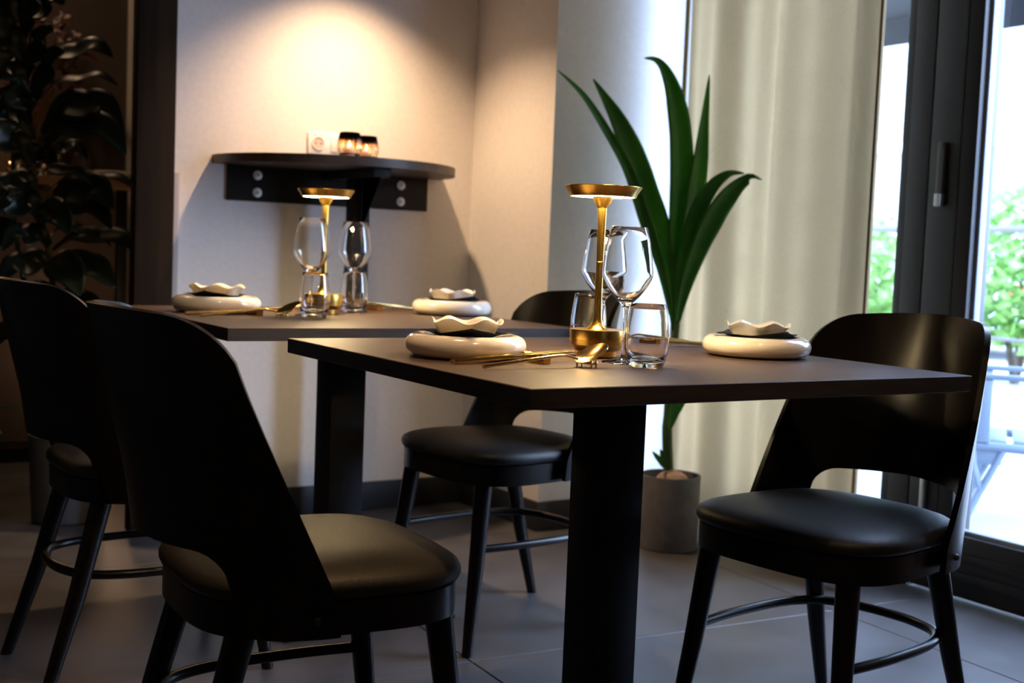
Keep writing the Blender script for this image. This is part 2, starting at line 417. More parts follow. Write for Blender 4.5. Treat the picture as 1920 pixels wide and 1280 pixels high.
def car(loc, rz):
    t = thing('parked_car', 'silver blue parked car with red tail lamp beyond the door glass', 'car', loc, rz)
    pr = [(-2.0, .28), (-2.05, .62), (-1.95, .92), (-1.55, .98), (-1.15, 1.38), (.35, 1.40), (1.0, 1.0), (1.85, .84), (2.02, .6), (2.0, .28)]
    def side(y, k): return [(x, y*(1 if z < 1.0 else .82), z) for x, z in pr]
    bm = bmesh.new(); A = [bm.verts.new(p) for p in side(-.82, 0)]; B = [bm.verts.new(p) for p in side(.82, 0)]
    bm.faces.new(A); bm.faces.new(B[::-1])
    for i in range(len(A)): bm.faces.new((A[i], B[i], B[(i+1) % len(A)], A[(i+1) % len(A)]))
    bmesh.ops.bevel(bm, geom=list(bm.edges), offset=.06, segments=2, affect='EDGES')
    obj('body', bm, M_car, t)
    for sg in (-1, 1):
        b = bmesh.new(); vs = [b.verts.new((x, sg*(.845 if z < 1.05 else .72), z)) for x, z in ((-1.35, 1.02), (-1.05, 1.3), (.25, 1.31), (.75, 1.02))]
        b.faces.new(vs); bmesh.ops.solidify(b, geom=list(b.faces), thickness=.02)
        obj('side_window', b, M_facwin, t)
        for x in (-1.25, 1.25):
            wl = lathe([(0, -.09), (.12, -.1), (.2, -.09), (.26, -.09), (.30, -.07), (.30, .07), (.26, .09), (.2, .09), (.12, .1), (0, .09)], 24)
            wl.transform(Matrix.Rotation(PI/2, 4, 'X')); o = obj('wheel', wl, M_tyre, t, loc=(x, sg*.78, .30))
            rm = lathe([(0, -.105), (.05, -.108), (.17, -.1), (.18, -.095), (.18, .095), (.17, .1), (.05, .108), (0, .105)], 20); rm.transform(Matrix.Rotation(PI/2, 4, 'X'))
            obj('wheel_rim', rm, M_alu, o)
        obj('tail_lamp', bx(-2.07, -1.96, sg*.62-.12, sg*.62+.12, .68, .84, .02), M_red, t)
    return t
car((12.6, 9.9, -.02), math.radians(75))

# black terrace lounge chair just outside the door, bluish haze in its colour
tc = thing('terrace_chair', 'black metal terrace chair tinted by haze, standing outside behind the door glass', 'chair', (4.025, 2.956, -.02), math.radians(-143.7))
for sx in (-.23, .23):
    obj('leg', tube([(sx, -.06, .0), (sx, .005, .16)], .017, 10), M_terrace, tc)
    obj('strut', tube([(sx, .005, .15), (sx, -.025, .24), (sx, -.03, .31)], .014, 10), M_terrace, tc)
    obj('strut', tube([(sx, .005, .15), (sx, .045, .24), (sx, .075, .31)], .014, 10), M_terrace, tc)
    obj('seat_rail', tube([(sx, -.06, .318), (sx, .25, .312), (sx, .55, .298)], .018, 10), M_terrace, tc)
    obj('front_leg', tube([(sx, .52, .298), (sx, .56, 0)], .016, 10), M_terrace, tc)
    obj('arm_post', bx(sx-.022, sx+.022, -.03, .025, .33, .56, .006), M_terrace, tc)
    obj('arm_rail', bx(sx-.025, sx+.025, -.08, .52, .561, .58, .006), M_terrace, tc)
    obj('gusset', bx(sx-.006, sx+.006, -.03, .07, .25, .305, .002), M_terrace, tc)
for k in range(6): obj('seat_slat', bx(-.21, .21, .02+k*.085, .085+k*.085, .325, .338, .004), M_terrace, tc)
for k in range(4): obj('back_slat', bx(-.23, .23, -.055-k*.012, -.04-k*.012, .40+k*.1, .46+k*.1, .004), M_terrace, tc)

# ------------------------------------------------------------------ curtain
def curtain():
    bm = bmesh.new(); n, nz = 150, 14; rows = []
    for j in range(nz+1):
        z = .015+(2.62-.015)*j/nz; row = []
        for i in range(n+1):
            f = i/n; y = 3.255-f*(3.255-2.375)
            x = 2.705 + .032*math.sin(f*2*PI*2.7+.6+.10*math.sin(z*1.3)) + .013*math.sin(f*2*PI*6.3+1.2) + .006*math.sin(z*2+f*5)
            row.append(bm.verts.new((x, y, z)))
        rows.append(row)
    for A, B in zip(rows, rows[1:]):
        for i in range(n): bm.faces.new((A[i], A[i+1], B[i+1], B[i]))
    bmesh.ops.solidify(bm, geom=list(bm.faces), thickness=.0015)
    o = obj('curtain', bm, M_curtain, smooth=180)
    tag(o, 'cream floor length curtain drawn beside the glazed door', 'curtain')
    xe = 2.705+.032*math.sin(2*PI*2.7+.6)+.013*math.sin(2*PI*6.3+1.2)
    obj('hem', bx(xe-.006, xe+.006, 2.366, 2.378, .015, 2.62, .003), M_hem, o)
    obj('hem', bx(2.713, 2.724, 3.250, 3.264, .015, 2.62, .003), M_hem, o)
curtain()

# ------------------------------------------------------------------ tables
def make_table(loc, label):
    t = thing('dining_table', label, 'table', loc, 0, 'square dining tables')
    W, D = .9, .842
    bm = bx(-W/2, W/2, -D/2, D/2, .7225, .75, .0012, 1)
    o = obj('tabletop', bm, [M_top, M_edge], t)
    for p in o.data.polygons:
        if p.normal.z < .7: p.material_index = 1
    obj('leg', bx(-.0475, .0475, -.0475, .0475, .012, .7165, .003), M_black, t)
    obj('mounting_plate', bx(-.2, .2, -.2, .2, .7165, .7225), M_black, t)
    obj('base_plate', bx(-.23, .23, -.23, .23, 0, .012, .003), M_black, t)
    return t
TC1, TC2 = (1.3294, 1.7557), (1.3037, 2.860)
tb = make_table((*TC1, 0), 'dark walnut square table in front, laid for two with a gold lamp')
dup(tb, (*TC2, 0), 0, 'dark walnut square table behind, nearer the wall with the half round shelf')

# ------------------------------------------------------------------ chairs
def seat_outline(sx, sy, k=64):
    out = []
    for i in range(k):
        a = 2*PI*i/k; c, s = math.cos(a), math.sin(a); e = 2/3.3
        x = math.copysign(abs(c)**e, c); y = math.copysign(abs(s)**e, s)
        out.append((x*sx*(1+.07*y), y*sy))
    return out
def loft(levels, cap=True):
    bm = bmesh.new(); rows = [[bm.verts.new((x, y, z)) for x, y in o] for o, z in levels]; n = len(rows[0])
    for A, B in zip(rows, rows[1:]):
        for i in range(n): bm.faces.new((A[i], A[(i+1) % n], B[(i+1) % n], B[i]))
    bm.faces.new(rows[0][::-1]); bm.faces.new(rows[-1]); return bm
def shell_mesh():
    A, B, LEAN, ZT = .224, .208, .150, .836
    def surf(t, z):
        return Vector((A*math.sin(t*PI/2), -.034-B*math.cos(t*PI/2)-LEAN*(z-.40)*(1-.25*abs(t)) - .02*(1-abs(t))*max(0, z-.6)/.2, z))
    def ztop(t):
        a = abs(t)
        if a < .40: return ZT-.006*(a/.4)**2
        if a < .72:
            q = (a-.40)/.32; return ZT-.006-.105*(1-math.sqrt(max(0, 1-q*q)))*1.0
        q = (a-.72)/.28; return ZT-.111-(ZT-.111-.445)*q**.92
    def zlow(t):
        a = abs(t)
        if a < .40: return .515-.004*(a/.4)
        if a < .56:
            q = (a-.40)/.16; return .511-.045*(1-math.sqrt(max(0, 1-q*q)))
        if a < .66: return .466-(a-.56)/.10*(.466-.394)
        return .394
    ts = [0, .1, .2, .3, .36, .40, .44, .48, .51, .535, .55, .56, .58, .61, .64, .66, .69, .72, .76, .8, .85, .9, .95, .98, 1.0]
    ts = [-t for t in ts[:0:-1]]+ts
    bm = bmesh.new(); cols = []; n = 16
    for t in ts:
        a, b = zlow(t), ztop(t)
        cols.append([bm.verts.new(surf(t, a+(b-a)*k/n)) for k in range(n+1)])
    for P, Q in zip(cols, cols[1:]):
        for k in range(n): bm.faces.new((P[k], Q[k], Q[k+1], P[k+1]))
    bmesh.ops.recalc_face_normals(bm, faces=bm.faces)
    bmesh.ops.solidify(bm, geom=list(bm.faces), thickness=.011)
    return bm
def make_chair(loc, rz, label):
    t = thing('dining_chair', label, 'chair', loc, rz, 'dark bentwood dining chairs')
    lv = []
    for f, z in ((.94, .430), (.985, .433), (1.0, .440), (1.0, .447), (.985, .454), (.94, .460), (.85, .466), (.7, .470), (.5, .473), (.25, .475)):
        lv.append(([(x*f, y*f) for x, y in seat_outline(.210, .207)], z))
    obj('seat', loft([(o, z+.008) for o, z in lv]), M_leather, t, 60)
    o1 = seat_outline(.204, .201); o2 = seat_outline(.19, .187)
    fr = prism(o1, .390, .437, bev=.004)
    obj('seat_frame', fr, M_chair, t)
    for sx in (-1, 1):
        pts = [(sx*.152, .152, .387), (sx*.166, .175, .20), (sx*.184, .205, 0)]
        obj('leg', tube(pts, [.0215, .018, .0125], 20), M_chair, t)
        pts = [(sx*.140, -.148, .387), (sx*.153, -.198, .20), (sx*.168, -.262, 0)]
        obj('leg', tube(pts, [.0215, .018, .0125], 20), M_chair, t)
    hoop = [(-.162, .168, .24), (-.172, .05, .24), (-.166, -.09, .24), (-.133, -.172, .24), (-.07, -.206, .24), (0, -.214, .24), (.07, -.206, .24), (.133, -.172, .24), (.166, -.09, .24), (.172, .05, .24), (.162, .168, .24)]
    obj('stretcher', tube(smoothpts(hoop, 5), .0095, 12), M_chair, t)
    obj('backrest', shell_mesh(), M_chair, t, 50)
    for sx in (-1, 1):
        s = lathe([(0, .006), (.004, .0055), (.006, .003), (.0065, 0), (0, 0)], 16); s.transform(Matrix.Rotation(sx*PI/2, 4, 'Y'))
        obj('screw', s, M_screw, t, loc=(sx*.2225, -.068, .420))
    return t
ch = make_chair((.736, 1.722, 0), math.radians(-90-2), 'near left dining chair, its dark curved back to the viewer, brown lit seat')
dup(ch, (1.730, 1.592, 0), math.radians(90+8), 'near right dining chair beside the glazed door, open gap under its back')
dup(ch, (1.600, 2.565, 0), math.radians(90+5), 'dining chair at the far table between the table leg and the palm pot')
dup(ch, (.768, 2.665, 0), math.radians(-90+2), 'far left dining chair in shadow before the rubber plant')

# ------------------------------------------------------------------ table lamps
def make_lamp(loc, label):
    t = thing('table_lamp', label, 'lamp', loc, 0, 'gold mushroom table lamps')
    obj('base', lathe([(0, 0), (.036, 0), (.038, .002), (.038, .012), (.0465, .020), (.048, .022), (.048, .030), (.0475, .0303), (.0475, .0309), (.048, .0312), (.048, .047), (.0475, .0485), (.046, .049), (.020, .049), (0, .049)], 64), M_gold, t)
    st = [(.0215, .049), (.0165, .0525), (.0115, .058), (.0085, .066), (.0072, .080), (.0066, .11), (.0064, .165), (.0066, .1652), (.0066, .168), (.0064, .1682), (.0072, .21), (.0082, .262), (.009, .2625), (.0125, .268), (.0165, .276), (.0185, .282), (.0, .282)]
    obj('stem', lathe(st, 40), M_gold, t)
    obj('shade', lathe([(0, .2965), (.060, .2965), (.0655, .299), (.068, .300), (.0685, .2990), (.0655, .2945), (.0605, .287), (.0585, .2815), (.0575, .2812), (.0565, .2835), (.019, .2835), (0, .2835)], 72), M_gold, t)
    obj('light_ring', lathe([(.022, .2832), (.055, .2832), (.055, .2822), (.022, .2822)], 48, closed=True), M_led, t)
    return t
L1 = (1.287, 1.748); L2 = (1.292, 2.962)
lp = make_lamp((*L1, .75), 'gold mushroom table lamp on the front table')
dup(lp, (*L2, .75), 0, 'gold mushroom table lamp on the rear table before the shelf bracket').scale = (1.075,)*3

# ------------------------------------------------------------------ tableware
def plate_proto(loc, rz, label):
    r0, rr = .083, .0195
    pr = [(0, .004), (.055, .004), (.056, 0), (.066, 0), (.068, .003)]
    for k in range(17):
        a = -PI*.42 + (PI*.42+PI*.86)*k/16
        pr.append((r0+rr*math.cos(a), .0205+rr*.95*math.sin(a)))
    pr += [(.058, .016), (.045, .0125), (0, .012)]
    o = obj('plate', lathe(pr, 72), M_ceramic, smooth=60)
    tag(o, label, 'plate', 'cream ring plates'); o.location = loc; o.rotation_euler = (0, 0, rz); return o
def napkin_proto(loc, rz, label):
    bm = bmesh.new(); n = 16; h = .070; g = [[None]*(n+1) for _ in range(n+1)]
    for i in range(n+1):
        for j in range(n+1):
            x, y = (i/n*2-1)*h, (j/n*2-1)*h; r = math.hypot(x, y); c = max(abs(x), abs(y))
            z = .0425-.0133*max(0, 1-(r/.066)**2) + .009*(max(0, -x-y-.075)/.05) + .002*(max(0, x+y-.075)/.05) + .0006*math.sin(x*90+y*40)
            g[i][j] = bm.verts.new((x, y, z))
    for i in range(n):
        for j in range(n): bm.faces.new((g[i][j], g[i+1][j], g[i+1][j+1], g[i][j+1]))
    bmesh.ops.solidify(bm, geom=list(bm.faces), thickness=-.0012)
    o = obj('napkin', bm, M_napkin, smooth=60); tag(o, label, 'napkin', 'black napkins on the plates'); o.location = loc; o.rotation_euler = (0, 0, rz); return o
def bowl_proto(loc, rz, label):
    def fn(r, z, a):
        k = max(0, (r-.030)/.034); wv = math.sin(6*a)
        return r*(1+.06*k*math.cos(6*a+.6)), z+.0046*k*wv
    pr = [(0, .0), (.040, 0), (.0440, .002), (.0475, .009), (.0510, .0170), (.0550, .0245), (.0600, .0300), (.0611, .0315), (.0592, .0318), (.0535, .0265), (.0490, .0190), (.0445, .0110), (.0390, .0050), (0, .004)]
    o = obj('wavy_bowl', lathe(pr, 112, fn=fn), M_ceramic, smooth=75); tag(o, label, 'bowl', 'small wavy rim bowls'); o.location = loc; o.rotation_euler = (0, 0, rz); return o
def chopstick_proto(loc, rz, ry, label):
    bm = tube([(0, 0, 0), (.10, 0, 0), (.225, 0, 0), (.235, 0, 0)], [.0036, .0032, .0019, .0012], 8)
    o = obj('chopstick', bm, M_goldshine); tag(o, label, 'chopstick', 'gold chopsticks'); o.location = loc; o.rotation_euler = (0, ry, rz); return o
def rest_proto(loc, rz, label):
    prof = [(-.030, 0), (.030, 0), (.031, .015), (.024, .0165), (.018, .0105), (0, .0085), (-.018, .0105), (-.024, .0165), (-.031, .015)]
    bm = bmesh.new(); A = [bm.verts.new((-.008, y, z)) for y, z in prof]; B = [bm.verts.new((.008, y, z)) for y, z in prof]
    bm.faces.new(A[::-1]); bm.faces.new(B)
    for i in range(len(A)): bm.faces.new((A[i], A[(i+1) % len(A)], B[(i+1) % len(A)], B[i]))
    bmesh.ops.bevel(bm, geom=list(bm.edges), offset=.001, segments=2, affect='EDGES')
    o = obj('chopstick_rest', bm, M_goldshine); tag(o, label, 'rest', 'chopstick rests'); o.location = loc; o.rotation_euler = (0, 0, rz); return o
def spoon_proto(loc, rz, label):
    o = thing('spoon', label, 'spoon', loc, rz, 'gold spoons')
    P = smoothpts([(0, 0, .0045), (.05, 0, .0100), (.11, 0, .0165), (.145, 0, .0195), (.162, 0, .0170), (.176, 0, .0135)], 6)
    rs = [.0042 - .0012*min(1, i/len(P)*1.3) for i in range(len(P))]
    obj('handle', tube(P, rs, 10, flat=.75), M_goldshine, o)
    bm = bmesh.new(); nr, na = 8, 32; rows = []
    L, Wd, cx = .030, .0195, .204
    for k in range(nr+1):
        f = k/nr
        if k == 0: rows.append([bm.verts.new((cx, 0, .0150))]); continue
        rows.append([bm.verts.new((cx+L*f*math.cos(2*PI*i/na), Wd*f*math.sin(2*PI*i/na)*(1-.10*math.cos(2*PI*i/na)), .0150+.0075*f*f+.0140*f*math.cos(2*PI*i/na)+.0050*f*math.sin(2*PI*i/na))) for i in range(na)])
    for A, B in zip(rows, rows[1:]):
        for i in range(na):
            j = (i+1) % na
            if len(A) == 1: bm.faces.new((A[0], B[i], B[j]))
            else: bm.faces.new((A[i], B[i], B[j], A[j]))
    bmesh.ops.recalc_face_normals(bm, faces=bm.faces); bmesh.ops.solidify(bm, geom=list(bm.faces), thickness=.0011)
    obj('bowl', bm, M_goldshine, o, 60); return o
def srest_proto(loc, rz, label):
    o = thing('spoon_rest', label, 'rest', loc, rz, 'spoon rests')
    obj('bar', bx(-.006, .006, -.019, .019, .0055, .0088, .001), M_goldshine, o)
    for y in (-.017, .017):
        for x in (-.005, .005): obj('foot', tube([(x, y, 0), (x, y, .0125)], .0018, 8), M_goldshine, o)
    return o
def wine_proto(loc, label):
    out = [(0, 0), (.037, 0), (.0375, .0010), (.036, .0020), (.020, .0042), (.008, .0075), (.0042, .014), (.0036, .04), (.0036, .075), (.0045, .090), (.007, .097), (.0115, .102),
           (.0215, .112), (.0325, .126), (.0412, .141), (.0432, .149), (.0430, .155), (.0405, .177), (.0358, .206), (.0305, .228)]
    inn = [(.0302, .2283), (.0299, .228), (.0352, .206), (.0399, .177), (.0424, .155), (.0426, .149), (.0405, .1422), (.0317, .1275), (.0205, .1138), (.009, .1063), (0, .105)]
    o = obj('wine_glass', lathe(out+inn, 64), M_glass, smooth=60); tag(o, label, 'wine glass', 'clear stemmed wine glasses'); o.location = loc; return o
def tumbler_proto(loc, label):
    out = [(0, .001), (.022, .001), (.0245, 0), (.0270, .0015), (.0310, .009), (.0345, .024), (.0357, .038), (.0352, .054), (.0330, .075), (.0302, .094), (.0288, .103)]
    inn = [(.0285, .1033), (.0282, .103), (.0296, .094), (.0324, .075), (.0346, .054), (.0351, .038), (.0337, .0255), (.0295, .0145), (.022, .0105), (0, .0095)]
    o = obj('tumbler', lathe(out+inn, 64), M_glass, smooth=60); tag(o, label, 'tumbler', 'clear water tumblers'); o.location = loc; return o
PROTO = {}
def put(kind, proto, loc, rz=0.0, label='', **kw):
    if kind not in PROTO:
        if kind in ('wine', 'tumbler'): o = proto(loc, label)
        elif kind == 'chop': o = proto(loc, rz, kw['ry'], label)
        else: o = proto(loc, rz, label)
        PROTO[kind] = o; return o
    o = dup(PROTO[kind], loc, rz, label)
    if kind == 'chop': o.rotation_euler = (0, kw['ry'], rz)
    return o
T = .75
def setting(tag_, plate, chop, crest, spoon, srest, wine, tum, flip, nrz, brz, k_=1.0):
    """flip 0: guest on the left; PI: guest on the right."""
    a = flip
    def P_(*q, **kw):
        o = put(*q, **kw)
        if k_ != 1.0: o.scale = (k_,)*3
        else: o.scale = (1, 1, 1)
    px, py = plate
    P_('plate', plate_proto, (px, py, T), brz, 'cream ring plate '+tag_)
    P_('napkin', napkin_proto, (px, py, T), nrz, 'black napkin on the plate '+tag_)
    P_('bowl', bowl_proto, (px, py, T+.0305*k_), brz, 'small cream wavy rimmed bowl '+tag_)
    cs = math.cos(a)
    for k, (dy, nm) in enumerate(((-.004, 'first'), (.007, 'second'))):
        P_('chop', chopstick_proto, (chop[0], chop[1]+dy, T+.0042*k_), a+(.035 if k else .0), 'gold chopstick '+('nearer' if (dy < 0) else 'farther')+' of the pair '+tag_, ry=-math.atan2(.0085, .14))
    P_('crest', rest_proto, (*crest, T), a+.05, 'gold chopstick rest '+tag_)
    P_('spoon', spoon_proto, (*spoon, T), a+.02, 'gold spoon '+tag_)
    P_('srest', srest_proto, (*srest, T), a+.1, 'small gold footed spoon rest '+tag_)
    P_('wine', wine_proto, (*wine, T), 0, 'clear stemmed wine glass '+tag_)
    P_('tumbler', tumbler_proto, (*tum, T), 0, 'clear water tumbler '+tag_)
setting('by the left seat of the front table', (1.035, 1.775), (.945, 1.657), (1.105, 1.665), (.952, 1.577), (1.146, 1.580), (1.262, 1.635), (1.253, 1.563), 0, math.radians(20), .3)
setting('by the right seat of the front table', (1.640, 1.715), (1.72, 1.925), (1.552, 1.925), (1.715, 2.000), (1.52, 1.995), (1.402, 1.890), (1.425, 1.965), PI, math.radians(35), 1.1)
setting('by the left seat of the rear table', (1.020, 3.000), (.900, 2.865), (1.070, 2.866), (.905, 2.775), (1.105, 2.775), (1.222, 2.880), (1.200, 2.802), 0, math.radians(10), .9, 1.075)
setting('by the right seat of the rear table', (1.680, 2.965), (1.69, 3.150), (1.530, 3.145), (1.68, 3.205), (1.487, 3.200), (1.438, 3.090), (1.409, 3.026), PI, math.radians(50), .1, 1.075)

# ------------------------------------------------------------------ half round wall shelf, socket, candle glasses
sh = thing('wall_shelf', 'half round dark wood shelf on a black steel bracket against the white wall', 'shelf', (1.72, YB, 0))
o = [(.42, 0)]+[(.42*math.cos(a), -.42*math.sin(a)) for a in [PI*k/64 for k in range(1, 64)]]+[(-.42, 0)]
obj('shelf_board', prism(o, 1.180, 1.208, bev=.003), M_shelf, sh)
obj('wall_plate', bx(-.372, .366, -.012, 0, 1.064, 1.180, .002), M_black, sh)
obj('support_post', bx(-.030, .030, -.245, -.185, 0, 1.15, .003), M_black, sh)
obj('top_bar', bx(-.03, .03, -.39, -.0125, 1.150, 1.180, .002), M_black, sh)
obj('foot_plate', bx(-.06, .06, -.275, -.155, 0, .008, .002), M_black, sh)
g = bmesh.new(); vs = [g.verts.new((0, y, z)) for y, z in ((-.246, 1.15), (-.246, .98), (-.38, 1.15))]; g.faces.new(vs)
bmesh.ops.solidify(g, geom=list(g.faces), thickness=.008); obj('gusset', g, M_black, sh)
for x in (-.270, .258):
    for z in (1.093, 1.150):
        wsh = lathe([(0, 0), (.0155, 0), (.0155, .0025), (.0145, .003), (.008, .003), (.0078, .006), (.004, .0075), (0, .0075)], 24); wsh.transform(Matrix.Rotation(PI/2, 4, 'X'))
        b = obj('bolt', wsh, M_washer, sh, loc=(x, -.012, z))
        hx = lathe([(0, .0072), (.0035, .0072), (.0035, .0082), (0, .0082)], 6); hx.transform(Matrix.Rotation(PI/2, 4, 'X')); obj('bolt_socket', hx, M_hole, b)
so = thing('wall_socket', 'white double socket frame on the wall above the shelf', 'socket', (1.662, YB, 1.272))
obj('cover_frame', bx(-.037, .108, -.009, 0, -.037, .037, .004), M_socket, so)
for k, x in enumerate((0, .071)):
    if k == 0:
        rg = lathe([(.0205, -.009), (.0225, -.009), (.0225, -.0125), (.0205, -.0125)], 32, closed=True); rg.transform(Matrix.Rotation(PI/2, 4, 'X')); rg.transform(Matrix.Scale(1, 4))
        for v in rg.verts: v.co.y = -abs(v.co.y)
        obj('socket_ring', rg, M_socket, so, loc=(x, 0, 0))
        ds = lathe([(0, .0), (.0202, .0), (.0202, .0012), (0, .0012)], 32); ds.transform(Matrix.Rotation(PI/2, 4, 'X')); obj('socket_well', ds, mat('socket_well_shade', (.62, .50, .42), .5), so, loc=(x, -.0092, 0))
        for dx in (-.0095, .0095):
            hl = lathe([(0, 0), (.0026, 0), (.0026, .0006), (0, .0006)], 12); hl.transform(Matrix.Rotation(PI/2, 4, 'X')); obj('pin_hole', hl, M_hole, so, loc=(x+dx, -.0106, 0))
        for dx in (-.012, .012): obj('frame_slit', bx(x+dx-.004, x+dx+.004, -.0102, -.009, .0265, .0285), M_hole, so)
    else: obj('rocker', bx(x-.026, x+.026, -.0125, -.009, -.026, .026, .002), M_socket, so)
def votive(loc, label):
    t = thing('candle_glass', label, 'candle holder', loc, 0, 'ribbed candle glasses on the shelf')
    def fn(r, z, a):
        k = .10*abs(math.sin(6*a)) if r > .02 else 0
        return r*(1+k), z
    pr = [(0, 0), (.030, 0), (.036, .004), (.041, .018), (.042, .032), (.039, .05), (.034, .068), (.0325, .072), (.0305, .072), (.032, .066), (.0365, .05), (.0395, .032), (.0385, .018), (.033, .008), (0, .006)]
    obj('glass_body', lathe([(r*.86, z) for r, z in pr], 84, fn=fn), M_votive, t, 40)
    c = obj('tealight', lathe([(0, .0065), (.019, .0065), (.019, .02), (.0175, .021), (0, .0205)], 32), M_wax, t)
    obj('wick', tube([(0, 0, .0205), (0, 0, .026)], .0008, 6), M_hole, c)
    obj('flame', lathe([(0, .026), (.0028, .030), (.0034, .034), (.002, .041), (0, .046)], 12), M_flame, c)
    light('candle_glow', 'POINT', (loc[0], loc[1], loc[2]+.036), .35, (1, .62, .28), shadow_soft_size=.004)
    return t
votive((1.607, 3.515, 1.208), 'left ribbed candle glass with smoked rim on the half round shelf')
votive((1.696, 3.580, 1.208), 'right ribbed candle glass with smoked rim on the half round shelf')

# ------------------------------------------------------------------ potted coconut palm by the curtain
PB = Vector((2.545, 3.02, 0))
pp = thing('potted_palm', 'young coconut palm in a grey cylinder pot before the cream curtain', 'plant', PB)
obj('pot', lathe([(0, 0), (.092, 0), (.095, .003), (.0965, .236), (.0955, .238), (.0915, .238), (.090, .236), (.089, .05), (0, .05)], 64), M_pot, pp)
sl = lathe([(0, .05), (.0885, .05), (.0885, .198), (.06, .205), (0, .207)], 40); obj('soil', sl, M_soil, pp)
hk = bmesh.new(); bmesh.ops.create_uvsphere(hk, u_segments=32, v_segments=18, radius=1); bmesh.ops.scale(hk, vec=(.058, .048, .036), verts=hk.verts)
obj('coconut_husk', hk, M_husk, pp, 180, loc=(.005, 0, .214))
DP = (PB-Vector((0, 0, EYE))).dot(Fv)
def palm_leaf(name, px, widths, dd0, dd1, m=M_palm, hint=None, cup=.25):
    n = len(px); sp = []
    for i, (u, v) in enumerate(px):
        sp.append(at(u, v, DP+dd0+(dd1-dd0)*(i/(n-1))**1.5)-PB)
    hint = hint or tuple(-Fv + .25*Rv)
    return obj(name, leaf_mesh(sp, [x/584 for x in widths], hint, cup, ncross=7), m, pp, 180)
obj('stem', tube(smoothpts([at(1254, 900, DP)-PB, at(1251, 800, DP)-PB, at(1258, 700, DP)-PB, at(1268, 610, DP)-PB, at(1270, 545, DP)-PB], 5), [.017]*6+[.014]*6+[.012]*6+[.011]*3, 12), M_palmstem, pp)
palm_leaf('leaf', [(1266, 620), (1258, 540), (1240, 455), (1212, 370), (1190, 300), (1160, 230), (1135, 185), (1112, 148)], [7, 14, 22, 27, 25, 22, 15, 8, 1], 0, -.05)
palm_leaf('leaf', [(1258, 590), (1238, 500), (1206, 405), (1178, 320), (1140, 250), (1095, 180), (1046, 132)], [5, 9, 13, 12, 10, 8, 5, 1], -.01, -.12)
palm_leaf('leaf', [(1267, 610), (1268, 520), (1272, 430), (1276, 340), (1274, 250), (1262, 175), (1245, 130), (1228, 112), (1208, 109)], [5, 14, 21, 24, 24, 22, 15, 9, 5, 1], .02, -.10)
palm_leaf('leaf', [(1272, 600), (1284, 500), (1298, 400), (1310, 320), (1320, 230), (1330, 140)], [5, 13, 18, 19, 15, 8, 1], .0, -.02)
palm_leaf('leaf', [(1268, 600), (1274, 530), (1290, 450), (1312, 385), (1338, 345), (1366, 326), (1395, 325)], [4, 10, 15, 17, 15, 11, 6, 1], -.04, -.30)
palm_leaf('leaf', [(1270, 605), (1284, 540), (1312, 460), (1345, 395), (1378, 352), (1405, 334), (1428, 337)], [4, 11, 17, 21, 19, 13, 8, 1], -.05, -.34)
palm_leaf('leaf', [(1255, 805), (1262, 770), (1276, 735), (1290, 690)], [3, 10, 15, 16, 12, 1], -.02, -.10)
palm_leaf('shoot', [(1249, 880), (1244, 862), (1238, 842)], [3, 6, 6, 1], -.02, -.04)
palm_leaf('shoot', [(1247, 878), (1236, 862), (1223, 846)], [2, 5, 5, 1], -.02, -.06)

# ------------------------------------------------------------------ rubber plant at the left
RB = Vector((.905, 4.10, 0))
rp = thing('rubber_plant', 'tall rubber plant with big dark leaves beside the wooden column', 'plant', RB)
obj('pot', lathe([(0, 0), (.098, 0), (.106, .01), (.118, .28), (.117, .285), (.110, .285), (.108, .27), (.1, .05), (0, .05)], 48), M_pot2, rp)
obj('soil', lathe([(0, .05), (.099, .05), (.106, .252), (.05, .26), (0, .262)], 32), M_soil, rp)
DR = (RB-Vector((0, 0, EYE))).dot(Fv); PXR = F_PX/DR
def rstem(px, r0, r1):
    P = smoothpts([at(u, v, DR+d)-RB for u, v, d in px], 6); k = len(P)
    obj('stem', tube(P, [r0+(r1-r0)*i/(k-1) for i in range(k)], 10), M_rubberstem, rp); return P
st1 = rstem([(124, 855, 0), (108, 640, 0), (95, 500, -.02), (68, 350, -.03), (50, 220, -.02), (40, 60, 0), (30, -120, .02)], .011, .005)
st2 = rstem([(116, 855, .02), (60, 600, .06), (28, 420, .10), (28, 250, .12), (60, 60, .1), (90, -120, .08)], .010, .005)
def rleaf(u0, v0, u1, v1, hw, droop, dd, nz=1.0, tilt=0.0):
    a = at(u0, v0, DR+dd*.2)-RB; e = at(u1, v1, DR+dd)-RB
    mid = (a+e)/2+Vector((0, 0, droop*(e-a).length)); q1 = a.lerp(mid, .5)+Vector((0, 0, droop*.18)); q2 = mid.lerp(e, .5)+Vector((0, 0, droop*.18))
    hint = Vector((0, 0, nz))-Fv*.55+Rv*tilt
    obj('leaf', leaf_mesh([a, q1, mid, q2, e], [.012, .35*hw, .75*hw, .97*hw, hw, .95*hw, .78*hw, .45*hw, .0], tuple(hint), .22, ncross=7), M_rubber, rp, 180)
